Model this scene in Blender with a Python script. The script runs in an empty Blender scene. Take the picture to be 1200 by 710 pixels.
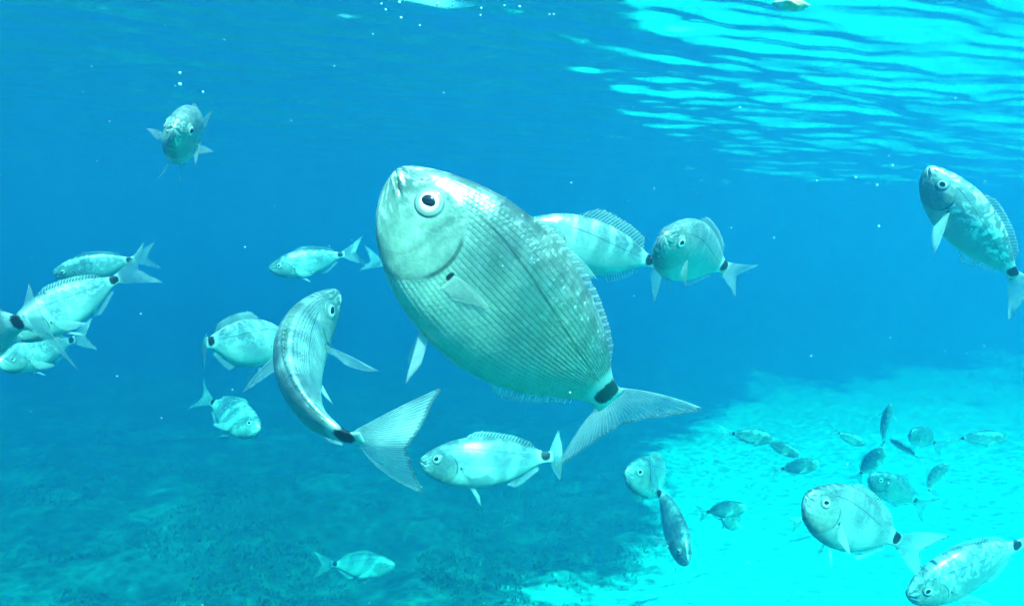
import bpy, math, random
import numpy as np
from mathutils import Vector, Matrix

random.seed(7)
rng = np.random.default_rng(11)
C = bpy.context.scene.collection
sc = bpy.context.scene

# ------------------------------------------------------------------ camera
F_PX, PW, PH = 857.0, 1200.0, 710.0
HORIZON = 318.0
cam_d = bpy.data.cameras.new('camera')
cam = bpy.data.objects.new('camera', cam_d); C.objects.link(cam)
cam_d.sensor_width = 36.0
cam_d.lens = 36.0 * F_PX / PW
cam_d.clip_start = 0.02; cam_d.clip_end = 400
PITCH = -math.atan((PH / 2 - HORIZON) / F_PX)
cam.location = (0, 0, 0)
cam.rotation_euler = (math.pi / 2 + PITCH, 0, 0)
sc.camera = cam
CAM_R = cam.rotation_euler.to_matrix()

# ------------------------------------------------------------------ sky, sun, exposure
SUN_EL, SUN_AZ = math.radians(55), math.radians(158)   # azimuth clockwise from +Y: high, behind the camera on the right
w = bpy.data.worlds.new('World'); sc.world = w; w.use_nodes = True
wn = w.node_tree.nodes; wl = w.node_tree.links
sky = wn.new('ShaderNodeTexSky'); sky.sky_type = 'NISHITA'; sky.sun_disc = False
sky.sun_elevation = SUN_EL; sky.sun_rotation = SUN_AZ
wn['Background'].inputs['Strength'].default_value = 0.15
wl.new(sky.outputs[0], wn['Background'].inputs['Color'])
sd = bpy.data.lights.new('sun', 'SUN'); sd.energy = 5.0; sd.angle = math.radians(0.5); sd.color = (1.0, 0.96, 0.9)
sun = bpy.data.objects.new('sun', sd); C.objects.link(sun)
sdir = Vector((math.sin(SUN_AZ) * math.cos(SUN_EL), math.cos(SUN_AZ) * math.cos(SUN_EL), math.sin(SUN_EL)))
sun.rotation_euler = sdir.to_track_quat('Z', 'Y').to_euler()
sun.location = sdir * 20

sc.view_settings.view_transform = 'Standard'
sc.view_settings.look = 'None'
sc.view_settings.gamma = 1.0
sc.view_settings.use_curve_mapping = False
sc.view_settings.exposure = 3.0

sc.render.engine = 'CYCLES'
cy = sc.cycles
cy.max_bounces = 10; cy.diffuse_bounces = 3; cy.glossy_bounces = 4; cy.transmission_bounces = 4
cy.volume_bounces = 3; cy.transparent_max_bounces = 24
cy.use_denoising = True
try:
    cy.denoiser = 'OPENIMAGEDENOISE'; cy.denoising_input_passes = 'RGB_ALBEDO_NORMAL'
except Exception:
    pass
cy.use_adaptive_sampling = True; cy.adaptive_threshold = 0.03; cy.adaptive_min_samples = 12
cy.sample_clamp_indirect = 6.0
cy.sample_clamp_direct = 0.0

# ------------------------------------------------------------------ helpers
def at(px, py, depth):
    """pixel of the photograph (1200x710) and a distance along the view axis -> a point in the place"""
    return CAM_R @ Vector(((px - PW / 2) / F_PX * depth, -(py - PH / 2) / F_PX * depth, -depth))

def mesh_obj(name, verts, faces, mat=None, parent=None, uv=None, smooth=True):
    me = bpy.data.meshes.new(name)
    me.from_pydata([tuple(v) for v in verts], [], faces)
    if uv is not None:
        lay = me.uv_layers.new(name='UVMap')
        li = np.empty(len(me.loops), dtype=np.int32); me.loops.foreach_get('vertex_index', li)
        lay.data.foreach_set('uv', np.asarray(uv, dtype=np.float32)[li].ravel())
    if smooth:
        me.polygons.foreach_set('use_smooth', np.ones(len(me.polygons), dtype=bool))
    if mat: me.materials.append(mat)
    me.update()
    o = bpy.data.objects.new(name, me); C.objects.link(o)
    if parent: o.parent = parent
    return o

def tag(o, label, cat=None, group=None, kind=None):
    o['label'] = label
    if cat: o['category'] = cat
    if group: o['group'] = group
    if kind: o['kind'] = kind

class NT:
    """small wrapper that writes node trees as expressions"""
    def __init__(self, name):
        self.m = bpy.data.materials.new(name); self.m.use_nodes = True
        self.n = self.m.node_tree.nodes; self.l = self.m.node_tree.links
        self.n.clear(); self.out = self.n.new('ShaderNodeOutputMaterial')
    def put(self, sock, v):
        if isinstance(v, bpy.types.NodeSocket): self.l.new(v, sock)
        elif v is not None: sock.default_value = v
    def math(self, op, a, b=None, c=None, clamp=False):
        x = self.n.new('ShaderNodeMath'); x.operation = op; x.use_clamp = clamp
        self.put(x.inputs[0], a)
        if b is not None: self.put(x.inputs[1], b)
        if c is not None: self.put(x.inputs[2], c)
        return x.outputs[0]
    def add(self, a, b): return self.math('ADD', a, b)
    def sub(self, a, b): return self.math('SUBTRACT', a, b)
    def mul(self, a, b): return self.math('MULTIPLY', a, b)
    def div(self, a, b): return self.math('DIVIDE', a, b)
    def sq(self, a): return self.math('MULTIPLY', a, a)
    def step(self, x, lo, hi):
        """0 at lo, 1 at hi, smooth between"""
        r = self.n.new('ShaderNodeMapRange'); r.interpolation_type = 'SMOOTHSTEP'
        self.put(r.inputs['Value'], x); self.put(r.inputs['From Min'], lo); self.put(r.inputs['From Max'], hi)
        return r.outputs[0]
    def mix(self, f, a, b):
        x = self.n.new('ShaderNodeMix'); x.data_type = 'RGBA'
        self.put(x.inputs[0], f); self.put(x.inputs[6], a); self.put(x.inputs[7], b)
        return x.outputs[2]
    def noise(self, vec, scale, detail=3, rough=0.55, dist=0.0):
        x = self.n.new('ShaderNodeTexNoise'); self.put(x.inputs['Vector'], vec)
        x.inputs['Scale'].default_value = scale; x.inputs['Detail'].default_value = detail
        x.inputs['Roughness'].default_value = rough; x.inputs['Distortion'].default_value = dist
        return x.outputs[0]
    def voronoi(self, vec, scale, feature='F1', out=0, rand=1.0):
        x = self.n.new('ShaderNodeTexVoronoi'); x.feature = feature
        self.put(x.inputs['Vector'], vec); x.inputs['Scale'].default_value = scale
        x.inputs['Randomness'].default_value = rand
        return x.outputs[out]
    def ramp(self, f, stops):
        x = self.n.new('ShaderNodeValToRGB'); self.put(x.inputs[0], f)
        e = x.color_ramp.elements
        e[0].position, e[0].color = stops[0][0], (*stops[0][1], 1)
        e[1].position, e[1].color = stops[-1][0], (*stops[-1][1], 1)
        for p, c in stops[1:-1]:
            k = e.new(p); k.color = (*c, 1)
        return x.outputs[0]
    def xyz(self, x, y, z=0.0):
        k = self.n.new('ShaderNodeCombineXYZ')
        for i, v in enumerate((x, y, z)): self.put(k.inputs[i], v)
        return k.outputs[0]
    def bump(self, h, strength, dist):
        k = self.n.new('ShaderNodeBump'); self.put(k.inputs['Height'], h)
        k.inputs['Strength'].default_value = strength; k.inputs['Distance'].default_value = dist
        return k.outputs[0]
    def bsdf(self, color, rough=0.5, metal=0.0, spec=0.5, normal=None):
        k = self.n.new('ShaderNodeBsdfPrincipled')
        self.put(k.inputs['Base Color'], color); self.put(k.inputs['Roughness'], rough)
        self.put(k.inputs['Metallic'], metal); self.put(k.inputs['Specular IOR Level'], spec)
        if normal is not None: self.put(k.inputs['Normal'], normal)
        return k.outputs[0]
    def mixs(self, f, a, b):
        k = self.n.new('ShaderNodeMixShader'); self.put(k.inputs[0], f)
        self.l.new(a, k.inputs[1]); self.l.new(b, k.inputs[2]); return k.outputs[0]
    def finish(self, surf): self.l.new(surf, self.out.inputs['Surface']); return self.m

def G(r, g, b): return (r, g, b, 1.0)

# ------------------------------------------------------------------ materials
def fish_skin():
    t = NT('fish_skin')
    uvn = t.n.new('ShaderNodeUVMap'); uvn.uv_map = 'UVMap'
    sep = t.n.new('ShaderNodeSeparateXYZ'); t.l.new(uvn.outputs[0], sep.inputs[0])
    u, v = sep.outputs[0], sep.outputs[1]
    rnd = t.n.new('ShaderNodeObjectInfo').outputs['Random']
    sa = t.n.new('ShaderNodeAttribute'); sa.attribute_type = 'OBJECT'; sa.attribute_name = 'stripe'
    ba = t.n.new('ShaderNodeAttribute'); ba.attribute_type = 'OBJECT'; ba.attribute_name = 'bars'
    gen = t.n.new('ShaderNodeTexCoord').outputs['Object']
    uvv = t.xyz(t.mul(u, 3.0), v, t.mul(rnd, 17.0))
    n1 = t.noise(uvv, 3.0, 3); n2 = t.noise(uvv, 14.0, 3); n3 = t.noise(uvv, 60.0, 2)
    # belly silver-white, flank silver, back olive-grey
    base = t.ramp(t.add(v, t.mul(t.sub(n1, 0.5), 0.12)),
                  [(0.0, (.36, .56, .42)), (0.30, (.29, .45, .34)), (0.62, (.18, .29, .22)), (0.88, (.12, .18, .16)), (1.0, (.06, .09, .09))])
    base = t.mix(t.mul(t.step(n2, .45, .75), 0.22), base, G(.75, .76, .70))
    si = t.n.new('ShaderNodeAttribute'); si.attribute_type = 'OBJECT'; si.attribute_name = 'silver'
    base = t.mix(t.mul(si.outputs['Fac'], t.sub(1.0, t.mul(t.step(v, .75, 1.0), .7))), base, G(.34, .44, .47))
    # opercle border and the flank behind it
    dv = t.sub(v, 0.42)
    op = t.sub(0.272, t.mul(t.sq(dv), 0.55))
    behind = t.step(t.sub(u, op), -0.004, 0.014)
    tailfade = t.sub(1.0, t.step(u, 0.84, 0.90))
    # rows of scales: dark lines along the body
    ROWS, COLS = 29.0, 68.0
    rv = t.mul(t.add(v, t.mul(t.sub(n2, .5), .004)), ROWS)
    saw = t.math('PINGPONG', rv, 0.5)                      # 0 on a line, .5 between lines
    line = t.sub(1.0, t.step(saw, 0.03, 0.24))
    rowid = t.math('FLOOR', rv)
    cu = t.add(t.mul(u, COLS), t.mul(t.math('MODULO', rowid, 2.0), 0.5))
    fu = t.math('FRACT', cu)
    edge = t.step(fu, 0.45, 0.95)
    lat_w = t.mul(t.step(v, 0.22, 0.45), behind)
    lines = t.mul(t.mul(line, lat_w), tailfade)
    cells = t.mul(t.mul(edge, behind), tailfade)
    wn_ = t.n.new('ShaderNodeTexWhiteNoise'); wn_.noise_dimensions = '2D'
    t.l.new(t.xyz(t.math('FLOOR', cu), rowid), wn_.inputs['Vector'])
    cellr = wn_.outputs['Value']
    col = t.mix(t.mul(lines, t.mul(sa.outputs['Fac'], t.add(.16, t.mul(n2, .50)))), base, G(.06, .11, .09))
    col = t.mix(t.mul(cells, 0.12), col, G(.10, .14, .13))
    col = t.mix(t.mul(t.mul(t.mul(t.step(cellr, .55, 1.0), behind), t.sub(1.0, line)), 0.09), col, G(.80, .82, .76))
    # glints on nape and upper back, painted as pale flecks
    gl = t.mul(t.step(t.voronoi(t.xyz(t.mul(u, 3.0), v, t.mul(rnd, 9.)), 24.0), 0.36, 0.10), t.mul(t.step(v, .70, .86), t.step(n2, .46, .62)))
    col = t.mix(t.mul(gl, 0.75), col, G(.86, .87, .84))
    # pale bars on some fish
    bars = t.mul(t.step(t.math('SINE', t.add(t.mul(u, 46.0), t.mul(t.sub(n1, .5), 5.0))), 0.1, 0.9), t.mul(behind, t.step(v, .35, .75)))
    col = t.mix(t.mul(bars, t.mul(ba.outputs['Fac'], 0.55)), col, G(.80, .82, .78))
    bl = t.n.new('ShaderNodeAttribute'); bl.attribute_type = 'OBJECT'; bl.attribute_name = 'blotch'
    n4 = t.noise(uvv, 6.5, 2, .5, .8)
    col = t.mix(t.mul(t.mul(t.step(n4, .45, .64), t.step(v, .30, .55)), bl.outputs['Fac']), col, G(.88, .90, .86))  # dappled caustic light painted as white patches on flank and back
    cloud = t.noise(uvv, 5.0, 3, .6, .5)
    col = t.mix(t.mul(t.step(cloud, .40, .75), .18), col, G(.60, .68, .64))
    col = t.mix(t.mul(t.step(cloud, .55, .25), .14), col, G(.16, .23, .21))
    # lateral line
    ll = t.sub(v, t.sub(0.80, t.mul(t.sub(u, .28), 0.30)))
    lmask = t.mul(t.mul(t.sub(1.0, t.step(t.math('ABSOLUTE', ll), 0.003, 0.013)), behind), tailfade)
    col = t.mix(t.mul(lmask, t.add(.30, t.mul(n1, .6))), col, G(.035, .06, .055))
    # gill cover edge, cheek and snout tones
    opd = t.math('ABSOLUTE', t.sub(u, op))
    opm = t.mul(t.sub(1.0, t.step(opd, 0.0025, 0.0075)), t.mul(t.step(v, .24, .34), t.sub(1.0, t.step(v, .58, .66))))
    head = t.sub(1.0, behind)
    col = t.mix(t.mul(head, 0.55), col, t.mix(t.step(n2, .3, .7), G(.10, .155, .13), G(.20, .27, .22)))
    col = t.mix(t.mul(t.mul(t.sub(1.0, t.step(u, .02, .11)), t.step(n2, .48, .60)), 0.7), col, G(.85, .83, .80))  # shine on the snout painted as white flecks
    col = t.mix(t.mul(opm, 0.8), col, G(.06, .10, .08))
    for nu, nv_ in ((.070, .80), (.082, .83)):
        nd = t.add(t.sq(t.div(t.sub(u, nu), .0045)), t.sq(t.div(t.sub(v, nv_), .016)))
        col = t.mix(t.mul(t.sub(1.0, t.step(nd, .5, 1.3)), .8), col, G(.03, .05, .05))
    pre = t.sub(u, t.sub(0.192, t.mul(t.sq(t.sub(v, .40)), 0.5)))
    prem = t.mul(t.sub(1.0, t.step(t.math('ABSOLUTE', pre), .001, .006)), t.mul(t.step(v, .12, .2), t.sub(1., t.step(v, .50, .6))))
    col = t.mix(t.mul(prem, 0.3), col, G(.12, .16, .14))
    # pectoral base mark
    pb = t.add(t.sq(t.div(t.sub(u, 0.298), 0.008)), t.sq(t.div(t.sub(v, 0.40), 0.035)))
    col = t.mix(t.sub(1.0, t.step(pb, .5, 1.2)), col, G(.02, .03, .03))
    # black saddle of the tail stem with pale borders
    wob = t.add(t.mul(t.sub(n2, 0.5), 0.9), t.mul(t.sub(n1, .5), .8))
    sad = t.add(t.add(t.sq(t.div(t.sub(u, 0.935), 0.045)), t.sq(t.div(t.sub(v, 0.64), 0.50))), wob)
    ring = t.add(t.sq(t.div(t.sub(u, 0.933), 0.082)), t.sq(t.div(t.sub(v, 0.72), 0.72)))
    col = t.mix(t.mul(t.sub(1.0, t.step(ring, .5, 1.25)), 0.55), col, G(.84, .85, .80))
    smask = t.sub(1.0, t.step(sad, .55, 1.1))
    col = t.mix(smask, col, G(.008, .010, .012))
    # relief: scales
    h = t.add(t.mul(t.mul(t.step(saw, 0.0, 0.35), behind), 0.25), t.add(t.mul(t.sub(1.0, cells), 0.4), t.add(t.mul(n3, 0.30), t.mul(n2, 1.2))))
    bmp = t.bump(h, 0.35, 0.0012)
    metal = t.mul(t.sub(1.0, smask), t.add(t.add(.18, t.mul(t.step(v, .25, .8), .28)), t.mul(t.sub(cellr, .5), t.mul(behind, .22))))
    return t.finish(t.bsdf(col, t.add(0.24, t.mul(n2, 0.22)), metal, 0.5, bmp))

def fin_mat(name, tint, alpha_lo, alpha_hi, rays, edge):
    t = NT(name)
    uvn = t.n.new('ShaderNodeUVMap'); uvn.uv_map = 'UVMap'
    sep = t.n.new('ShaderNodeSeparateXYZ'); t.l.new(uvn.outputs[0], sep.inputs[0])
    u, v = sep.outputs[0], sep.outputs[1]
    n = t.noise(t.xyz(t.mul(u, 4.), v), 6.0, 3)
    pp = t.math('PINGPONG', t.mul(u, rays), 0.5)
    ray = t.sub(1.0, t.step(pp, 0.05, 0.38))
    fork = t.math('PINGPONG', t.mul(u, rays * 2.0), 0.5)
    ray = t.math('MAXIMUM', ray, t.mul(t.step(v, .4, .7), t.mul(t.sub(1.0, t.step(fork, .05, .35)), .7)))
    col = t.mix(ray, G(*[c * .72 for c in tint]), G(*tint))
    col = t.mix(t.mul(n, .4), col, G(.35, .42, .40))
    em = t.step(v, 0.93, 0.985)
    col = t.mix(t.mul(em, edge), col, G(.03, .06, .06))
    root = t.sub(1.0, t.step(v, .0, .22))
    alpha = t.add(alpha_lo, t.mul(t.math('MAXIMUM', ray, root), alpha_hi - alpha_lo))
    alpha = t.mul(t.math('MAXIMUM', alpha, t.mul(em, .55 * edge)), t.add(.55, t.mul(n, .75)))
    tr = t.n.new('ShaderNodeBsdfTranslucent'); t.put(tr.inputs['Color'], col)
    body = t.mixs(0.55, t.bsdf(col, 0.4, 0.0, 0.4, t.bump(ray, .3, .0008)), tr.outputs[0])
    tp = t.n.new('ShaderNodeBsdfTransparent')
    return t.finish(t.mixs(alpha, tp.outputs[0], body))

M = {}
M['skin'] = fish_skin()
M['fin'] = fin_mat('fin_membrane', (.80, .86, .82), .16, .55, 14.0, .2)
M['caudal'] = fin_mat('tail_fin_membrane', (.74, .80, .74), .24, .50, 32.0, .6)
M['dorsal'] = fin_mat('dorsal_fin_membrane', (.60, .66, .62), .24, .72, 22.0, .7)

def eye_mat():
    t = NT('eye_iris')
    uvn = t.n.new('ShaderNodeUVMap'); uvn.uv_map = 'UVMap'
    sep = t.n.new('ShaderNodeSeparateXYZ'); t.l.new(uvn.outputs[0], sep.inputs[0])
    r, a = sep.outputs[0], sep.outputs[1]
    n = t.noise(t.xyz(t.mul(a, 3.0), r), 5.0, 3)
    col = t.ramp(t.add(r, t.mul(t.sub(n, .5), .10)), [(0.0, (.9, .9, .86)), (.40, (.95, .95, .90)), (.58, (.80, .82, .74)), (.66, (.25, .30, .25)), (.84, (.26, .32, .28)), (.90, (.09, .13, .12)), (.95, (.26, .32, .28)), (1.0, (.28, .33, .29))])
    return t.finish(t.bsdf(col, .06, .25, .8))
M['iris'] = eye_mat()
t = NT('eye_pupil'); M['pupil'] = t.finish(t.bsdf(G(.006, .007, .01), .06, 0, .6))

def seabed_mat():
    t = NT('seabed_ground')
    at_ = t.n.new('ShaderNodeAttribute'); at_.attribute_name = 'sand'
    pos = t.n.new('ShaderNodeTexCoord').outputs['Object']
    nb = t.noise(pos, 0.9, 4, .6); ns = t.noise(pos, 4.0, 5, .65); nf = t.noise(pos, 24.0, 4, .6)
    k = t.add(at_.outputs['Fac'], t.add(t.mul(t.sub(ns, .5), .9), t.mul(t.sub(nb, .5), .35)))
    m = t.step(k, .30, .70)
    sand = t.mix(nf, G(.80, .77, .68), G(.88, .85, .76))
    dark = t.mix(t.step(ns, .35, .7), G(.060, .088, .078), G(.115, .15, .13))
    dark = t.mix(t.mul(t.step(nb, .45, .75), t.step(ns, .40, .70)), dark, G(.25, .29, .26))
    col = t.mix(m, dark, sand)
    hgt = t.add(t.mul(ns, .6), t.mul(nf, .3))
    return t.finish(t.bsdf(col, .9, 0, .2, t.bump(t.mul(hgt, t.sub(1.04, m)), .6, .05)))
M['seabed'] = seabed_mat()

def grass_mat():
    t = NT('seagrass_blade')
    pos = t.n.new('ShaderNodeTexCoord').outputs['Object']
    n = t.noise(pos, 1.3, 3); f = t.noise(pos, 30.0, 2)
    col = t.mix(t.step(n, .3, .7), G(.075, .11, .085), G(.14, .18, .14))
    col = t.mix(t.mul(f, .35), col, G(.16, .18, .12))
    return t.finish(t.bsdf(col, .6, 0, .3))
M['grass'] = grass_mat()

def surface_mat():
    t = NT('sea_surface')
    lw = t.n.new('ShaderNodeLayerWeight'); lw.inputs['Blend'].default_value = .5     # facing: a mirror beyond the critical angle, clear above it
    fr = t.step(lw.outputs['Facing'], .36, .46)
    # caustic pattern painted into the surface tint, dimming sunlight between its lines
    at_ = t.n.new('ShaderNodeAttribute'); at_.attribute_name = 'caustic_tint'
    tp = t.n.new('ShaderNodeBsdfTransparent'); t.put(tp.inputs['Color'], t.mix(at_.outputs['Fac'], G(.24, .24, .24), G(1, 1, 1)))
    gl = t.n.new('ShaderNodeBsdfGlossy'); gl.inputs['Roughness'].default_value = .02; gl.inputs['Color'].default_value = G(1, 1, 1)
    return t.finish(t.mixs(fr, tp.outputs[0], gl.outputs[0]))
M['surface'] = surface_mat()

# ------------------------------------------------------------------ setting
def vnoise(x, y, seed):
    """smooth value noise"""
    xi = np.floor(x).astype(np.int64); yi = np.floor(y).astype(np.int64)
    fx, fy = x - xi, y - yi
    fx = fx * fx * (3 - 2 * fx); fy = fy * fy * (3 - 2 * fy)
    def hsh(a, b):
        h = (a * 374761393 + b * 668265263 + seed * 1442695041) & 0x7fffffff
        h = ((h ^ (h >> 13)) * 1274126177) & 0x7fffffff
        return ((h ^ (h >> 16)) & 0xffff) / 65535.0
    a, b, c, d = hsh(xi, yi), hsh(xi + 1, yi), hsh(xi, yi + 1), hsh(xi + 1, yi + 1)
    return (a * (1 - fx) + b * fx) * (1 - fy) + (c * (1 - fx) + d * fx) * fy

def sheet(name, nx, ny, R, x0, y0, dense, zfun, mat):
    a = np.linspace(-1, 1, nx); b = np.linspace(-1, 1, ny)
    xs = x0 + np.sinh(a * dense) / np.sinh(dense) * R
    ys = y0 + np.sinh(b * dense) / np.sinh(dense) * R
    X, Y = np.meshgrid(xs, ys)
    Z = zfun(X, Y)
    me = bpy.data.meshes.new(name)
    me.vertices.add(nx * ny); me.vertices.foreach_set('co', np.stack([X, Y, Z], -1).astype(np.float32).ravel())
    idx = np.arange(nx * ny).reshape(ny, nx)
    q = np.stack([idx[:-1, :-1], idx[:-1, 1:], idx[1:, 1:], idx[1:, :-1]], -1).reshape(-1, 4)
    me.loops.add(q.size); me.loops.foreach_set('vertex_index', q.ravel().astype(np.int32))
    me.polygons.add(len(q)); me.polygons.foreach_set('loop_start', np.arange(0, q.size, 4, dtype=np.int32))
    me.update(calc_edges=True)
    me.polygons.foreach_set('use_smooth', np.ones(len(q), dtype=bool))
    me.materials.append(mat)
    o = bpy.data.objects.new(name, me); C.objects.link(o)
    return o, X, Y

BY = [0, 3.2, 4.4, 5.0, 5.6, 6.2, 7.1, 9.5, 13., 20., 60.]
BX = [1.5, .9, .2, .55, .95, .75, 1.15, 2.7, 4.7, 8.0, 24.]
def sand_edge(X, Y):
    """signed distance-like value: positive on the pale sand, negative on the seagrass"""
    e = np.minimum(X - np.interp(Y, BY, BX), (10.2 + .35 * X - Y) * .26)
    return e + (vnoise(X * 1.1, Y * 1.1, 3) - .5) * 1.0 + (vnoise(X * .4, Y * .4, 4) - .5) * 1.0
DEPTH = -2.0
def bed_z(X, Y):
    rise = 0.4 / (1 + np.exp(-(X - 11.0) / 2.2)) + np.clip(X - 2, 0, None) * 0.02
    z = DEPTH + np.minimum(rise, 1.3)
    z = z + (vnoise(X * .5, Y * .5, 5) - .5) * .22 + (vnoise(X * 1.7, Y * 1.7, 6) - .5) * (.03 + .06 / (1 + np.exp(sand_edge(X, Y) * 3)))
    g = 1 / (1 + np.exp(sand_edge(X, Y) * 3))
    z = z + g * ((vnoise(X * 3.5, Y * 3.5, 8) - .5) * .12 + .05)
    z = z + (1 - g) * .004 * np.sin((Y * 2.2 + X * .8 + vnoise(X, Y, 9) * 2.5) * 6.0)
    return z
bed, BXg, BYg = sheet('seabed', 420, 420, 45, 0, 6, 3.2, bed_z, M['seabed'])
msk = np.clip(.5 + sand_edge(BXg, BYg) * .6, -.35, 1.7).astype(np.float32)
att = bed.data.attributes.new('sand', 'FLOAT', 'POINT'); att.data.foreach_set('value', msk.ravel())
tag(bed, 'seabed of dark weedy ground running into bright pale sand', kind='structure')

SURF = 0.72
def wave_z(X, Y):
    z = np.zeros_like(X)
    r = np.random.default_rng(4)
    for i in range(30):
        wl = .09 * 1.12 ** i                                # 0.09 m ripples up to 2.5 m swell
        ang = math.radians(114 + r.normal(0, 15))       # direction of travel; crests run across the view
        k = 2 * math.pi / wl
        ph = r.uniform(0, 6.28)
        amp = WAVE * wl ** .55 * r.uniform(.5, 1.3)
        arg = k * (X * math.cos(ang) + Y * math.sin(ang)) + ph + (vnoise(X * .7 / wl ** .6, Y * .7 / wl ** .6, i + 20) - .5) * 3.0
        env = (.45 + 1.1 * vnoise(X * .45, Y * .45, i % 5 + 60)) * (.62 + .45 / (1 + np.exp(-(X + .2) * 1.5)))   # calmer towards the left
        s = np.sin(arg)
        z += env * amp * (s + .25 * np.cos(2 * arg))
    return SURF + z
WAVE = .0034
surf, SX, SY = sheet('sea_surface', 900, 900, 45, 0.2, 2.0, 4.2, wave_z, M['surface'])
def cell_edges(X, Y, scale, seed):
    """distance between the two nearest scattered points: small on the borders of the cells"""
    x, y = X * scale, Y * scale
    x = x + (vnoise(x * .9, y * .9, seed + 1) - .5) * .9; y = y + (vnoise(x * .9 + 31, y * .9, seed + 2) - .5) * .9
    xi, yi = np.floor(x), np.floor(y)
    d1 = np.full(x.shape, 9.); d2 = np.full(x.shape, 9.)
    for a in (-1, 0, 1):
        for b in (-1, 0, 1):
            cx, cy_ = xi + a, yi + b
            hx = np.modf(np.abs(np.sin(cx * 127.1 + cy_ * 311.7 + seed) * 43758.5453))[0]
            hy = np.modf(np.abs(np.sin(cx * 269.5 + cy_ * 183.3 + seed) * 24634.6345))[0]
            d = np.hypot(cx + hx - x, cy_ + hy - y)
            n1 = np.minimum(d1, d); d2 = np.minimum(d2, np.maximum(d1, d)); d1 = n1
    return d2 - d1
caustics = np.maximum(np.clip(1 - cell_edges(SX, SY, 8.0, 3) / .34, 0, 1), .8 * np.clip(1 - cell_edges(SX, SY, 14.0, 9) / .34, 0, 1)) ** 1.3  # painted caustic web along cell borders, not derived from the waves
att = surf.data.attributes.new('caustic_tint', 'FLOAT', 'POINT'); att.data.foreach_set('value', caustics.astype(np.float32).ravel())
tag(surf, 'rippled underside of the sea surface with bright cyan streaks', kind='structure')

# seagrass: nobody could count the blades
def seagrass():
    N = 60000
    y = 2.6 + (rng.random(N * 3) ** 1.6) * 13
    x = (rng.random(N * 3) * 2 - 1) * (y * .85 + 1.0)
    keep = (sand_edge(x, y) < rng.normal(-.25, .22, x.size)) & (vnoise(x * 1.3, y * 1.3, 31) + .5 * vnoise(x * 4, y * 4, 32) > .62)
    x, y = x[keep][:N], y[keep][:N]; n = x.size
    z = bed_z(x, y) - .01
    h = rng.uniform(.015, .04, n) * (.6 + .8 * vnoise(x * 1.3, y * 1.3, 33)); wd = rng.uniform(.004, .009, n)
    a = rng.random(n) * 6.283; lean = rng.normal(0.25, .35, n); la = rng.normal(.6, .9, n)
    dx, dy = np.cos(a) * wd, np.sin(a) * wd
    lx, ly = np.cos(la) * h * lean, np.sin(la) * h * lean
    P = np.zeros((n, 5, 3))
    P[:, 0] = np.stack([x - dx, y - dy, z], -1); P[:, 1] = np.stack([x + dx, y + dy, z], -1)
    P[:, 2] = np.stack([x + dx + lx * .35, y + dy + ly * .35, z + h * .6], -1); P[:, 3] = np.stack([x - dx + lx * .35, y - dy + ly * .35, z + h * .6], -1)
    P[:, 4] = np.stack([x + lx, y + ly, z + h * .95], -1)
    me = bpy.data.meshes.new('seagrass')
    me.vertices.add(n * 5); me.vertices.foreach_set('co', P.astype(np.float32).ravel())
    b = (np.arange(n) * 5)[:, None]
    lp = np.concatenate([b + [[0, 1, 2, 3]], b + [[3, 2, 4]]], 1).astype(np.int32)      # quad + tri = 7 loops
    me.loops.add(n * 7); me.loops.foreach_set('vertex_index', lp.ravel())
    me.polygons.add(n * 2)
    st = np.stack([np.arange(n) * 7, np.arange(n) * 7 + 4], -1).astype(np.int32)
    me.polygons.foreach_set('loop_start', st.ravel())
    me.update(calc_edges=True); me.materials.append(M['grass'])
    o = bpy.data.objects.new('seagrass', me); C.objects.link(o)
    tag(o, 'short dark seagrass covering the weedy half of the seabed', 'seagrass', kind='stuff')
seagrass()

# the water itself: an even volume round everything
def water_volume():
    R = 48.0; zb, zt = -4.2, .95
    v = [(-R, -R + 6, zb), (R, -R + 6, zb), (R, R + 6, zb), (-R, R + 6, zb), (-R, -R + 6, zt), (R, -R + 6, zt), (R, R + 6, zt), (-R, R + 6, zt)]
    f = [(0, 3, 2, 1), (4, 5, 6, 7), (0, 1, 5, 4), (1, 2, 6, 5), (2, 3, 7, 6), (3, 0, 4, 7)]
    t = NT('sea_water_volume')
    pv = t.n.new('ShaderNodeVolumePrincipled')
    pv.inputs['Color'].default_value = G(.003, .0188, .0420)
    pv.inputs['Absorption Color'].default_value = G(.38, .87, .875)
    pv.inputs['Density'].default_value = 2.3
    pv.inputs['Anisotropy'].default_value = 0.35
    t.l.new(pv.outputs[0], t.out.inputs['Volume'])
    o = mesh_obj('haze', v, f, t.m, smooth=False)
    tag(o, 'blue sea water haze that fades the far fish', 'water', kind='stuff')
water_volume()

# ------------------------------------------------------------------ fish
PS  = [0, .006, .015, .03, .05, .08, .12, .18, .25, .33, .42, .52, .62, .72, .80, .86, .90, .94, .97, 1.0]
PT  = [.006, .018, .029, .042, .056, .075, .096, .123, .147, .162, .168, .163, .148, .122, .093, .068, .051, .043, .042, .046]
PB  = [-.010, -.034, -.053, -.077, -.099, -.124, -.148, -.174, -.195, -.207, -.211, -.203, -.180, -.142, -.099, -.066, -.048, -.040, -.040, -.044]
PWD = [.003, .014, .022, .032, .042, .054, .066, .079, .089, .094, .092, .083, .069, .051, .036, .026, .021, .017, .013, .007]

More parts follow.
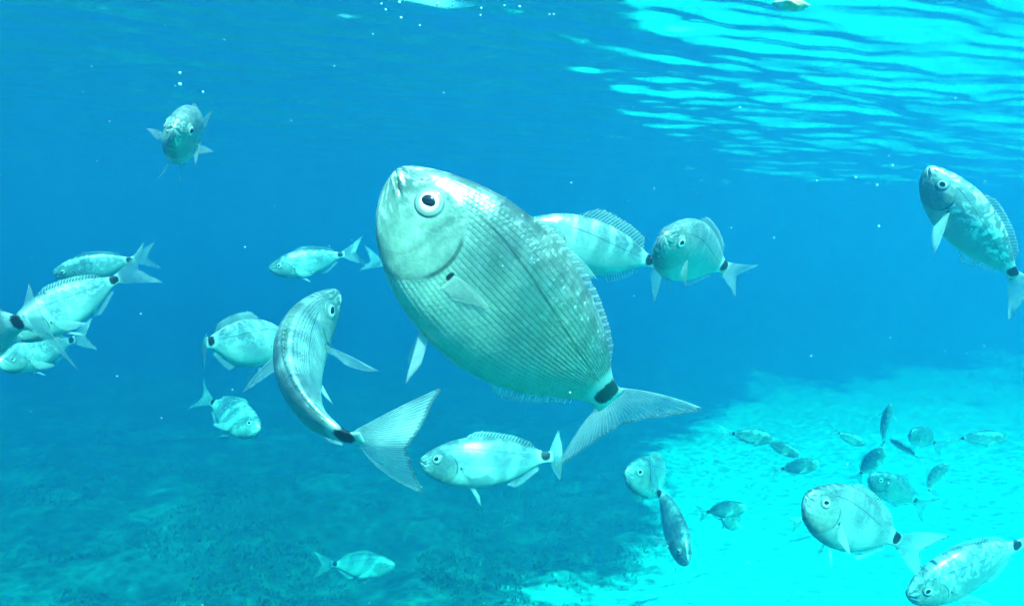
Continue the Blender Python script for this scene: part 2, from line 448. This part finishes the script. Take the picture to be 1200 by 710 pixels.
class Fish:
    def __init__(self, H, T, dh, dt, roll=0., bend=0., tailbend=None, deep=1.0, wide=1.0, flip=False, bend_pow=1.3,
                 ns=64, nt=36, dorsal=.6, pec=(30, 25), pel=35, spread=1.0, tailpitch=0., anal=1.0, pec_len=1.0, pec_fan=.55, side=0, tailroll=0., tail=1.0, bars=.2, blotch=.12, stripe=.8, silver=.55):
        vary = random.uniform(.95, 1.05) if ns < 100 else 1.0      # no two fish alike
        self.deep, self.wide = deep * vary, wide * random.uniform(.93, 1.07)
        Hp, Tp = at(*H, dh), at(*T, dt)
        mid = (Hp + Tp) / 2; x = (Hp - Tp); chord = x.length; x.normalize()
        tc = (-mid).normalized()
        s0 = (tc - x * tc.dot(x)).normalized()
        up = x.cross(s0)
        if up.z < 0: up = -up
        if flip: up = -up
        r = math.radians(roll)
        z = (up * math.cos(r) + s0 * math.sin(r)).normalized()
        y = z.cross(x).normalized()
        self.sg = side or (1 if y.dot(s0) * math.cos(r) >= 0 else -1)
        self.mat = Matrix((x, y, z)).transposed().to_4x4(); self.mat.translation = mid
        # spine
        S = np.linspace(-.05, 1.5, 622); ds = S[1] - S[0]
        b = math.radians(bend) * self.sg
        tb = b * .35 if tailbend is None else math.radians(tailbend) * self.sg
        th = b * np.clip(S, 0, 1) ** bend_pow + tb * np.clip((S - .93) / .25, 0, 1.2)
        px = np.cumsum(-np.cos(th)) * ds; py = np.cumsum(np.sin(th)) * ds
        i0 = np.argmin(abs(S)); i1 = np.argmin(abs(S - 1))
        h0 = np.array([px[i0], py[i0]]); h1 = np.array([px[i1], py[i1]])
        c = h0 - h1; L = np.hypot(*c); an = math.atan2(c[1], c[0])
        ca, sa = math.cos(-an), math.sin(-an)
        qx, qy = px - (h0[0] + h1[0]) / 2, py - (h0[1] + h1[1]) / 2
        self.S, self.X, self.Y = S, ca * qx - sa * qy, sa * qx + ca * qy
        self.th = th - an           # tangent (-cos, sin) turned by -an
        self.nx = ca * np.sin(th) - sa * np.cos(th); self.ny = sa * np.sin(th) + ca * np.cos(th)
        self.SL = chord / L
        self.p = dict(ns=ns, nt=nt, dorsal=dorsal, pec=pec, pel=pel, spread=spread, tailpitch=tailpitch, anal=anal, pec_len=pec_len, pec_fan=pec_fan, tailroll=tailroll, tail=tail, bars=bars, blotch=blotch, stripe=stripe, silver=silver)
    def P(self, s, y, z):
        s = np.asarray(s, float)
        X = np.interp(s, self.S, self.X) + np.interp(s, self.S, self.nx) * y
        Y = np.interp(s, self.S, self.Y) + np.interp(s, self.S, self.ny) * y
        return np.stack([X, Y, np.broadcast_to(z, X.shape)], -1) * self.SL
    def top(self, s): return np.interp(s, PS, PT) * self.deep
    def bot(self, s): return np.interp(s, PS, PB) * self.deep
    def wid(self, s): return np.interp(s, PS, PWD) * self.wide
    def surf(self, s, tt):
        """straight coordinates (y, z) of the skin at body position s and angle tt (0 = back, pi = belly)"""
        tp, bt, w_ = self.top(s), self.bot(s), self.wid(s)
        z = (tp + bt) / 2 + (tp - bt) / 2 * np.cos(tt)
        sn = np.sin(tt); y = w_ * np.sign(sn) * np.abs(sn) ** .88
        v = (1 + np.cos(tt)) / 2
        # gill cover stands proud; mouth is cut in
        op = .272 - .55 * (v - .42) ** 2
        pl = 1 / (1 + np.exp(np.clip((s - op) / .004, -40, 40))) * np.clip((s - .12) / .15, 0, 1)
        y = y * (1 + .055 * pl)
        ml = -.002 - .42 * s
        g = np.exp(-((z - ml) / .0045) ** 2) * np.clip((.075 - s) / .03, 0, 1)
        lip = np.exp(-((abs(z - ml) - .011) / .006) ** 2) * np.clip((.06 - s) / .03, 0, 1)
        y = y * (1 - .6 * g + .30 * lip)
        pre = .192 - .5 * (v - .40) ** 2
        y = y * (1 + .028 / (1 + np.exp(np.clip((s - pre) / .004, -40, 40))) * np.clip((s - .10) / .08, 0, 1))
        orb = np.hypot((s - .128) / .062, (v - .66) / .17)
        y = y * (1 + .035 * np.exp(-((orb - 1.0) / .22) ** 2))
        return y, z, v

def smooth_profile():
    global PS, PT, PB, PWD
    s = np.concatenate([np.linspace(0, .1, 60), np.linspace(.1, 1, 200)[1:]])
    outs = []
    for arr in (PT, PB, PWD):
        a = np.interp(np.sqrt(s), np.sqrt(PS), arr)
        for _ in range(12): a[1:-1] = (a[:-2] + a[1:-1] * 2 + a[2:]) / 4
        outs.append(a)
    PS, (PT, PB, PWD) = s, outs
smooth_profile()

def grid_faces(n, m, wrap=False):
    f = []
    for i in range(n - 1):
        for j in range(m if wrap else m - 1):
            a, b = i * m + j, i * m + (j + 1) % m
            f.append((a, b, b + m, a + m))
    return f

def fin_mesh(name, base, tip, mat, parent, nv=8, th=.0035, curve=None, fray=.012):
    """base, tip: n x 3 arrays; a thin two-sided blade, thick at the root, sharp at the rim"""
    n = len(base); base, tip = np.asarray(base), np.asarray(tip)
    tip = base + (tip - base) * (1 + fray * rng.normal(0, 1, n))[:, None]
    k = np.linspace(0, 1, nv)[None, :, None]
    mid = base[:, None] * (1 - k) + tip[:, None] * k
    if curve is not None: mid = mid + curve[None, None, :] * (k * (1 - k)) * 4
    du = np.gradient(mid, axis=0); dv = np.gradient(mid, axis=1)
    nr = np.cross(du, dv); nr /= (np.linalg.norm(nr, axis=-1, keepdims=True) + 1e-12)
    ii = np.linspace(0, 1, n)
    t_ = th * (1 - k * .85) * np.clip(np.minimum(ii, 1 - ii) * 12, .12, 1)[:, None, None]
    A, B = mid + nr * t_, mid - nr * t_
    verts = np.concatenate([A.reshape(-1, 3), B.reshape(-1, 3)])
    uu, vv = np.meshgrid(ii, np.linspace(0, 1, nv), indexing='ij')
    uv1 = np.stack([uu, vv], -1).reshape(-1, 2)
    f1 = grid_faces(n, nv); o = n * nv
    f2 = [(q[3] + o, q[2] + o, q[1] + o, q[0] + o) for q in f1]
    rim = [i * nv for i in range(n)] + [(n - 1) * nv + j for j in range(1, nv)] + [i * nv + nv - 1 for i in range(n - 2, -1, -1)] + [j for j in range(nv - 2, 0, -1)]
    f3 = [(rim[a], rim[(a + 1) % len(rim)], rim[(a + 1) % len(rim)] + o, rim[a] + o) for a in range(len(rim))]
    return mesh_obj(name, verts, f1 + f2 + f3, mat, parent, uv=np.concatenate([uv1, uv1]))

def unit_dome(name, mat, flat, rings=12, seg=28, squash=1.0, wob=0.0):
    v, uv = [(0, 0, flat)], [(0, 0)]
    for i in range(1, rings + 1):
        a = i / rings * math.pi / 2 * 1.15
        for j in range(seg):
            b = j / seg * 2 * math.pi
            w_ = 1 + wob * (math.sin(2 * b + .6) + .6 * math.sin(3 * b + 2))
            v.append((math.sin(a) * math.cos(b) * w_, math.sin(a) * math.sin(b) * squash * w_, math.cos(a) * flat))
            uv.append((math.sin(a) if a < math.pi / 2 else 1.0, j / seg))
    f = [(0, 1 + j, 1 + (j + 1) % seg) for j in range(seg)]
    for i in range(rings - 1):
        for j in range(seg):
            a, b = 1 + i * seg + j, 1 + i * seg + (j + 1) % seg
            f.append((a, a + seg, b + seg, b))
    me = mesh_obj(name, v, f, mat, None, uv)
    d = me.data; bpy.data.objects.remove(me); return d
EYE = unit_dome('eye', M['iris'], .34)
PUPIL = unit_dome('pupil', M['pupil'], .30, 5, 24, .88, .05)

FISH_LABELS = []
def make_fish(label, group=None, **kw):
    if group: kw.setdefault('silver', .1); kw.setdefault('blotch', 0.)      # far ones over the sand: silhouette darkness put into the skin colour
    f = Fish(**kw); p = f.p
    root = bpy.data.objects.new('fish', None); C.objects.link(root)
    root.empty_display_size = .05; root.matrix_world = f.mat
    tag(root, label, 'fish', group or 'shoal of silver sea bream')
    ns, nt = p['ns'], p['nt']
    # body
    a = np.linspace(0, 1, ns); ss = np.clip(.35 * a ** 2.2 + .65 * a, 0, 1) if ns < 100 else .55 * a ** 2 + .45 * a
    ss[-1] = 1.0
    tt = np.linspace(0, 2 * math.pi, nt, endpoint=False)
    Sg, Tg = np.meshgrid(ss, tt, indexing='ij')
    y, z, v = f.surf(Sg, Tg)
    V = f.P(Sg, y, z).reshape(-1, 3); uv = np.stack([Sg, v], -1).reshape(-1, 2)
    faces = grid_faces(ns, nt, True)
    cap0 = f.P(np.array([0.]), 0., np.array([float((f.top(0.) + f.bot(0.)) / 2)]))[0]
    c0 = len(V); V = np.vstack([V, cap0, V[-nt:].mean(0)]); uv = np.vstack([uv, [0, .5], [1, .5]])
    faces += [(c0, (j + 1) % nt, j) for j in range(nt)]
    b0 = (ns - 1) * nt
    faces += [(c0 + 1, b0 + j, b0 + (j + 1) % nt) for j in range(nt)]
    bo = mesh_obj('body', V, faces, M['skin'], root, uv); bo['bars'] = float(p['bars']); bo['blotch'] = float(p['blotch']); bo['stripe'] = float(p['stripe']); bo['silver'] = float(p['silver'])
    # eyes
    es, ev = .128, .66
    et = math.acos(2 * ev - 1)
    for sd_ in (1, -1):
        def sp(s, t_):
            yy, zz, _ = f.surf(np.array([s]), np.array([t_ * sd_])); return f.P(np.array([s]), yy, zz)[0]
        p0 = sp(es, et); dsv = sp(es + .02, et) - sp(es - .02, et); dtv = sp(es, et + .15) - sp(es, et - .15)
        nrm = Vector(np.cross(dsv, dtv)).normalized()
        if nrm.y * sd_ * 1.0 < 0 and abs(nrm.y) > .2: nrm = -nrm
        xa = Vector(dsv).normalized(); ya = nrm.cross(xa).normalized(); xa = ya.cross(nrm).normalized()
        R = Matrix((xa, ya, nrm)).transposed().to_4x4()
        re = .043 * f.SL
        eo = bpy.data.objects.new('eye', EYE); C.objects.link(eo); eo.parent = root
        eo.matrix_local = Matrix.Translation(Vector(p0) - nrm * re * .10) @ R @ Matrix.Diagonal((re, re, re, 1))
        po = bpy.data.objects.new('pupil', PUPIL); C.objects.link(po); po.parent = eo
        po.matrix_local = Matrix.Translation((-.04, .02, .275)) @ Matrix.Diagonal((.46, .43, .42, 1))
    # dorsal fin: spiny front, soft rear
    n = 49
    s = np.linspace(.33, .865, n); q = np.linspace(0, 1, n)
    hgt = .088 * np.clip(q * 9, 0, 1) ** .6 * (1 - .45 * q) * np.clip((1 - q) * 8, .15, 1) * p['dorsal']
    saw = np.abs(((np.arange(n) % 4) / 4.0) - .0)
    hgt = hgt * np.where(q < .55, 1 - .20 * saw, 1 - .04 * saw)
    lean = .75
    base = f.P(s, 0., f.top(s) - .004); tip = f.P(s + hgt * lean, 0., f.top(s) + hgt - lean * hgt * .18)
    fin_mesh('dorsal_fin', base, tip, M['dorsal'], root, 5, .0022 * f.SL / .25 * .25 / .25 * 0.25)
    # anal fin
    n = 25; s = np.linspace(.62, .865, n); q = np.linspace(0, 1, n)
    hgt = .062 * np.clip(q * 6, .1, 1) ** .7 * (1 - .5 * q) * p['anal'] * (1 - .12 * (np.arange(n) % 2))
    fin_mesh('anal_fin', f.P(s, 0., f.bot(s) + .004), f.P(s + hgt * .8, 0., f.bot(s) - hgt), M['fin'], root, 5, .0018 * f.SL)
    # caudal fin, forked
    n = 41; k = np.linspace(1, -1, n)
    zb = .047 * k * f.deep ** .5
    tx = 1.165 + .150 * np.abs(k) ** 1.3 - .012 * np.clip(np.abs(k) - .93, 0, 1) / .07
    tz = .205 * np.sign(k) * np.abs(k) ** 1.12 * p['spread']
    ap = math.radians(p['tailpitch'])
    bx_, bz_ = np.full(n, .975), zb
    rx, rz = (tx - 1) * p['tail'], tz * p['tail']
    ar = math.radians(p['tailroll'])
    tx2, tz2 = 1 + rx * math.cos(ap) - rz * math.sin(ap), rx * math.sin(ap) + rz * math.cos(ap)
    fin_mesh('tail_fin', f.P(bx_, 0., bz_), f.P(tx2, tz2 * math.sin(ar), tz2 * math.cos(ar)), M['caudal'], root, 14, .005 * f.SL, curve=np.array([0, rng.normal(0, .022), rng.normal(0, .008)]) * f.SL, fray=.018)
    # paired fins
    for sd_ in (1, -1):
        out, down = math.radians(p['pec'][0]), math.radians(p['pec'][1])
        n = 17; q = np.linspace(0, 1, n)
        bs = .302 + .004 * q; bz = f.bot(.31) + (f.top(.31) - f.bot(.31)) * (.42 - .12 * q)
        vt = np.arccos(np.clip(2 * (.42 - .12 * q) - 1, -1, 1))
        yy, _, _ = f.surf(bs, vt)
        by = yy * 1.0 * sd_
        ln = .27 * p['pec_len'] * (1 - q ** .8 * .72) * np.clip(.75 + q * 4, 0, 1)
        spread_a = down + q * p['pec_fan']
        ts = bs + ln * np.cos(spread_a) * math.cos(out); tz_ = bz - ln * np.sin(spread_a)
        ty = by + sd_ * ln * math.sin(out)
        fin_mesh('pectoral_fin', f.P(bs, by, bz), f.P(ts, ty, tz_), M['fin'], root, 8, .0022 * f.SL, curve=np.array([0, .004 * sd_, .008]) * f.SL, fray=.02)
        n = 13; q = np.linspace(0, 1, n); pe = math.radians(p['pel'])
        bs = .36 + .035 * q; vt = math.pi - .20
        yy, zz, _ = f.surf(bs, np.full(n, vt)); by = yy * sd_; bz = zz + .003
        ln = .15 * (1 - q * .55) * np.clip(.8 + q * 3, 0, 1)
        fin_mesh('pelvic_fin', f.P(bs, by, bz), f.P(bs + ln * math.cos(pe), by + sd_ * ln * .35, bz - ln * math.sin(pe)), M['fin'], root, 7, .002 * f.SL)
    return root

#FISH_LIST
make_fish('largest silver bream, close up with striped flank, nose up, facing left in the middle', H=(464, 199), T=(716, 470), dh=.55, dt=.65,
          roll=6, blotch=0., bend=-42, tailbend=-10, ns=150, nt=96, deep=1.18, pec=(4, -8), silver=0., anal=.55, stripe=1.35, pec_fan=.05, pec_len=.5, pel=60, tailpitch=-10, spread=1.1, tail=1.25, tailroll=15, dorsal=.30, bars=0)
make_fish('curled bream seen from above, black tail spot, tail swept right below the largest fish', H=(397, 341), T=(425, 514), dh=.95, dt=.78,
          roll=100, stripe=2.4, silver=.7, deep=.9, side=1, tailbend=-70, tailpitch=-40, spread=.95, tailroll=-10, tail=1.08, bars=0, bend=-108, ns=110, nt=64, pec=(60, 25), bend_pow=1.0, dorsal=.35)
make_fish('pale bream swimming right, tail towards us, head hidden behind the curled bream', H=(338, 396), T=(240, 402), blotch=.4, dh=1.32, dt=1.12, roll=2, bend=16, pec=(30, 40), pel=70, dorsal=.9, tailbend=45, tailpitch=-15, tail=.72)
make_fish('small pale bream swimming right, just below the curled bream', H=(305, 503), T=(246, 470), blotch=.5, dh=2.05, dt=2.2, roll=10, pel=30)
make_fish('slim bream swimming left above the curled bream', H=(315, 314), T=(404, 298), blotch=.5, dh=1.9, dt=1.98, roll=6, bend=-10)
make_fish('distant bream almost hidden behind the largest fish, only its tail showing', H=(520, 330), T=(446, 309), dh=2.4, dt=2.4, roll=5)
make_fish('barred bream with raised dorsal fin, head hidden behind the largest fish', H=(612, 262), T=(768, 308), dh=1.12, dt=1.22, roll=8, dorsal=1.1, bars=1, bend=-14, tailbend=-30, tailpitch=-18)
make_fish('bream facing the camera beside the barred bream', H=(778, 276), T=(852, 316), dh=.88, dt=1.04, deep=1.12, roll=4, bend=22, tail=.68, tailbend=20, pec=(20, 60), pec_len=.6)
make_fish('bream coming head on with fins spread, alone near the top left', H=(204, 150), T=(233, 160), dh=.76, dt=.94, roll=0, bend=0, pec=(78, 2), pec_len=.42, pec_fan=.2, pel=75, dorsal=.3)
make_fish('dappled bream rising towards the surface at the right edge', H=(1088, 195), T=(1191, 326), dh=1.12, dt=1.16, bars=0, blotch=.95, deep=.88, roll=10, bend=-8, pec=(40, 45))
make_fish('pale bream at the left edge, broad tail and black spot raised to the right', H=(8, 392), T=(142, 325), blotch=.5, dh=1.0, dt=1.12, roll=14, bend=12)
make_fish('slim bream behind the raised tail at the left, highest of that cluster', H=(62, 320), T=(158, 304), blotch=.5, dh=1.5, dt=1.55, roll=20)
make_fish('bream leaving the left edge, only its black spot and clear tail showing', H=(-110, 390), T=(34, 378), dh=.9, dt=.82, roll=25, tailbend=20, spread=1.2)
make_fish('lowest bream of the left cluster, bright face at the frame edge', H=(-4, 426), T=(88, 398), blotch=.5, dh=1.2, dt=1.35, roll=14)
make_fish('plump bream swimming left between the curled bream and the largest tail', H=(492, 540), T=(648, 535), dh=1.28, dt=1.32, roll=3, bend=-12, tailbend=-70, pec=(12, 0), pel=60)
make_fish('pale bream low over the weed, lowest on the left', H=(463, 661), T=(388, 661), dh=2.9, dt=2.95, roll=5)
make_fish('bream diving head down over the sand edge', H=(806, 660), T=(770, 574), dh=1.7, dt=1.9, roll=55, bend=14)
make_fish('clear grey bream above the diving bream', H=(732, 552), T=(776, 556), dh=1.9, dt=2.15, roll=6, bend=-40)
make_fish('broad silver bream with dark belly over the bright sand', H=(944, 580), T=(1056, 635), dh=1.10, dt=1.18, deep=1.25, roll=2, bend=6, pec=(50, 60), pec_len=.7, pel=60, tailbend=20)
make_fish('white bream with open mouth at the lower right corner', H=(1062, 697), T=(1200, 636), dh=1.3, dt=1.34, roll=45, bend=8, bars=.3, blotch=.9)
G2 = 'small bream over the sand'
make_fish('grey bream swimming right, leftmost of the top row over the sand', G2, H=(908, 513), T=(856, 508), dh=3.1, dt=3.15, roll=5)
make_fish('grey bream with black spot against the nose of the leftmost top row fish', G2, H=(938, 532), T=(899, 518), dh=3.2, dt=3.3, roll=8)
make_fish('grey bream above the broad silver bream, pointing right', G2, H=(960, 541), T=(915, 550), dh=3.1, dt=3.2, roll=5)
make_fish('grey bream with upturned back, upper of the pair right of the diving bream', G2, H=(875, 592), T=(828, 600), dh=3.0, dt=3.1, roll=0, bend=-25)
make_fish('grey bream swimming left, lower of the pair right of the diving bream', G2, H=(846, 607), T=(867, 607), dh=3.2, dt=3.4, roll=0, bend=-20)
make_fish('dark little bream nose down in the open water left of the upright fish', G2, H=(1015, 520), T=(981, 507), dh=3.4, dt=3.45, roll=4)
make_fish('slim bream standing upright, tallest above the sand', G2, H=(1044, 474), T=(1036, 520), dh=3.2, dt=3.3, roll=80, bend=20)
make_fish('slim dark bream seen from above, slanting down to the right', G2, H=(1043, 515), T=(1077, 537), dh=3.2, dt=3.1, roll=70, bend=15)
make_fish('round bream turned side on beside the slanting slim bream', G2, H=(1069, 505), T=(1096, 520), dh=3.0, dt=3.12, roll=5, deep=1.1, bend=20)
make_fish('long grey bream swimming right, at the right end of the row over the sand', G2, H=(1181, 511), T=(1124, 514), dh=3.1, dt=3.15, roll=8)
make_fish('curled little bream under the round bream', G2, H=(1112, 543), T=(1090, 578), dh=3.0, dt=3.0, roll=50, bend=80)
make_fish('bream with raised head just above the broad silver bream', G2, H=(1034, 524), T=(1008, 556), dh=3.0, dt=3.1, roll=20)
make_fish('bream behind the back of the broad silver bream, tail to the right', G2, H=(1020, 556), T=(1075, 588), dh=2.6, dt=2.7, roll=8)
make_fish('bream under the chin of the broad silver bream, black spot outermost', G2, H=(985, 590), T=(938, 609), dh=2.4, dt=2.4, roll=5)

# ------------------------------------------------------------------ small things in the water
def blob(name, r, mat, seed, sub=(10, 14), stretch=(1, 1, 1), rough=0.0):
    n, m = sub; g = np.random.default_rng(seed); ph = g.uniform(0, 6.28, 6)
    v = []
    for i in range(1, n):
        for j in range(m):
            a, b = math.pi * i / n, 2 * math.pi * j / m
            d = Vector((math.sin(a) * math.cos(b), math.sin(a) * math.sin(b), math.cos(a)))
            k = 1 + rough * (math.sin(3 * d.x + ph[0]) * math.sin(4 * d.y + ph[1]) + .6 * math.sin(7 * d.x + ph[2] + 5 * d.z) + .4 * math.sin(9 * d.y + ph[3]))
            v.append([d[q] * r * k * stretch[q] for q in range(3)])
    v += [[0, 0, r * stretch[2]], [0, 0, -r * stretch[2]]]
    f = grid_faces(n - 1, m, True); a0 = len(v) - 2
    f += [(a0, (j + 1) % m, j) for j in range(m)] + [(a0 + 1, (n - 2) * m + j, (n - 2) * m + (j + 1) % m) for j in range(m)]
    return mesh_obj(name, v, f, mat)
t = NT('air_bubble'); M['bubble'] = t.finish(t.bsdf(G(.92, .94, .94), .08, 0, .9))
t = NT('floating_scrap')
ps = t.n.new('ShaderNodeTexCoord').outputs['Object']
M['scrap'] = t.finish(t.bsdf(t.mix(t.step(t.noise(ps, 22., 4), .42, .6), G(.92, .86, .78), G(.90, .42, .12)), .7, 0, .3, t.bump(t.noise(ps, 60., 4), .5, .004)))
src = None
for lab, pts in (
    ('tiny pale bubble in the sprinkle just under the surface at the top', [(447, 5, 2), (452, 12, 3), (468, 3, 3), (470, 21, 3), (513, 5, 4), (523, 8, 2), (531, 6, 2), (492, 30, 2), (564, 10, 2.5), (563, 18, 2), (591, 7, 2), (609, 8, 3), (644, 17, 2), (649, 17, 2), (437, 40, 2)]),
    ('tiny pale bubble drifting up above the head on bream', [(211, 86, 3.0), (211, 99, 4.0), (238, 108, 2.5)]),
    ('tiny pale bubble in open water beside the dappled bream', [(1046, 194, 3.5), (1003, 208, 2), (1028, 217, 2.5), (867, 126, 2), (1030, 265, 2)]),
):
    for px, py, dpx in pts:
        dep = random.uniform(.9, 1.5)
        rr = dpx * .5 * dep / F_PX
        if src is None: src = blob('air_bubble', 1.0, M['bubble'], 1, rough=.05); o = src
        else: o = src.copy(); C.objects.link(o)
        o.location = at(px, py, dep); o.scale = (rr, rr * .9, rr * random.uniform(.8, 1.3)); o.rotation_euler = (random.random(), random.random(), random.random())
        tag(o, lab, 'bubble', lab.replace('tiny pale bubble', 'bubbles'))
o = blob('floating_scrap', .042, M['scrap'], 5, (16, 24), (1.1, .7, .30), .16)
o.location = at(926, 6, 1.88); o.rotation_euler = (.1, .12, .2)
tag(o, 'pale scrap with an orange edge floating at the surface, top edge', 'scrap')

def specks():
    n = 420; V, Fc = [], []
    for i in range(n):
        dep = random.uniform(.5, 4.5); c = at(random.uniform(-60, 1260), random.uniform(-40, 740), dep)
        if c.z > SURF - .08 or c.z < DEPTH + .3: continue
        r = random.uniform(.0005, .0014) * (.6 + .25 * dep); b = len(V)
        q = Matrix.Rotation(random.random() * 6, 3, Vector((random.random(), random.random(), .3)).normalized())
        for d in ((1, 0, 0), (-1, 0, 0), (0, .7, 0), (0, -.7, 0), (0, 0, .8), (0, 0, -.8)): V.append(c + q @ (Vector(d) * r))
        for f in ((0, 2, 4), (2, 1, 4), (1, 3, 4), (3, 0, 4), (2, 0, 5), (1, 2, 5), (3, 1, 5), (0, 3, 5)): Fc.append(tuple(b + k for k in f))
    o = mesh_obj('suspended_dust', V, Fc, M['bubble'])
    tag(o, 'fine pale specks of dust suspended in the water', 'dust', kind='stuff')
specks()
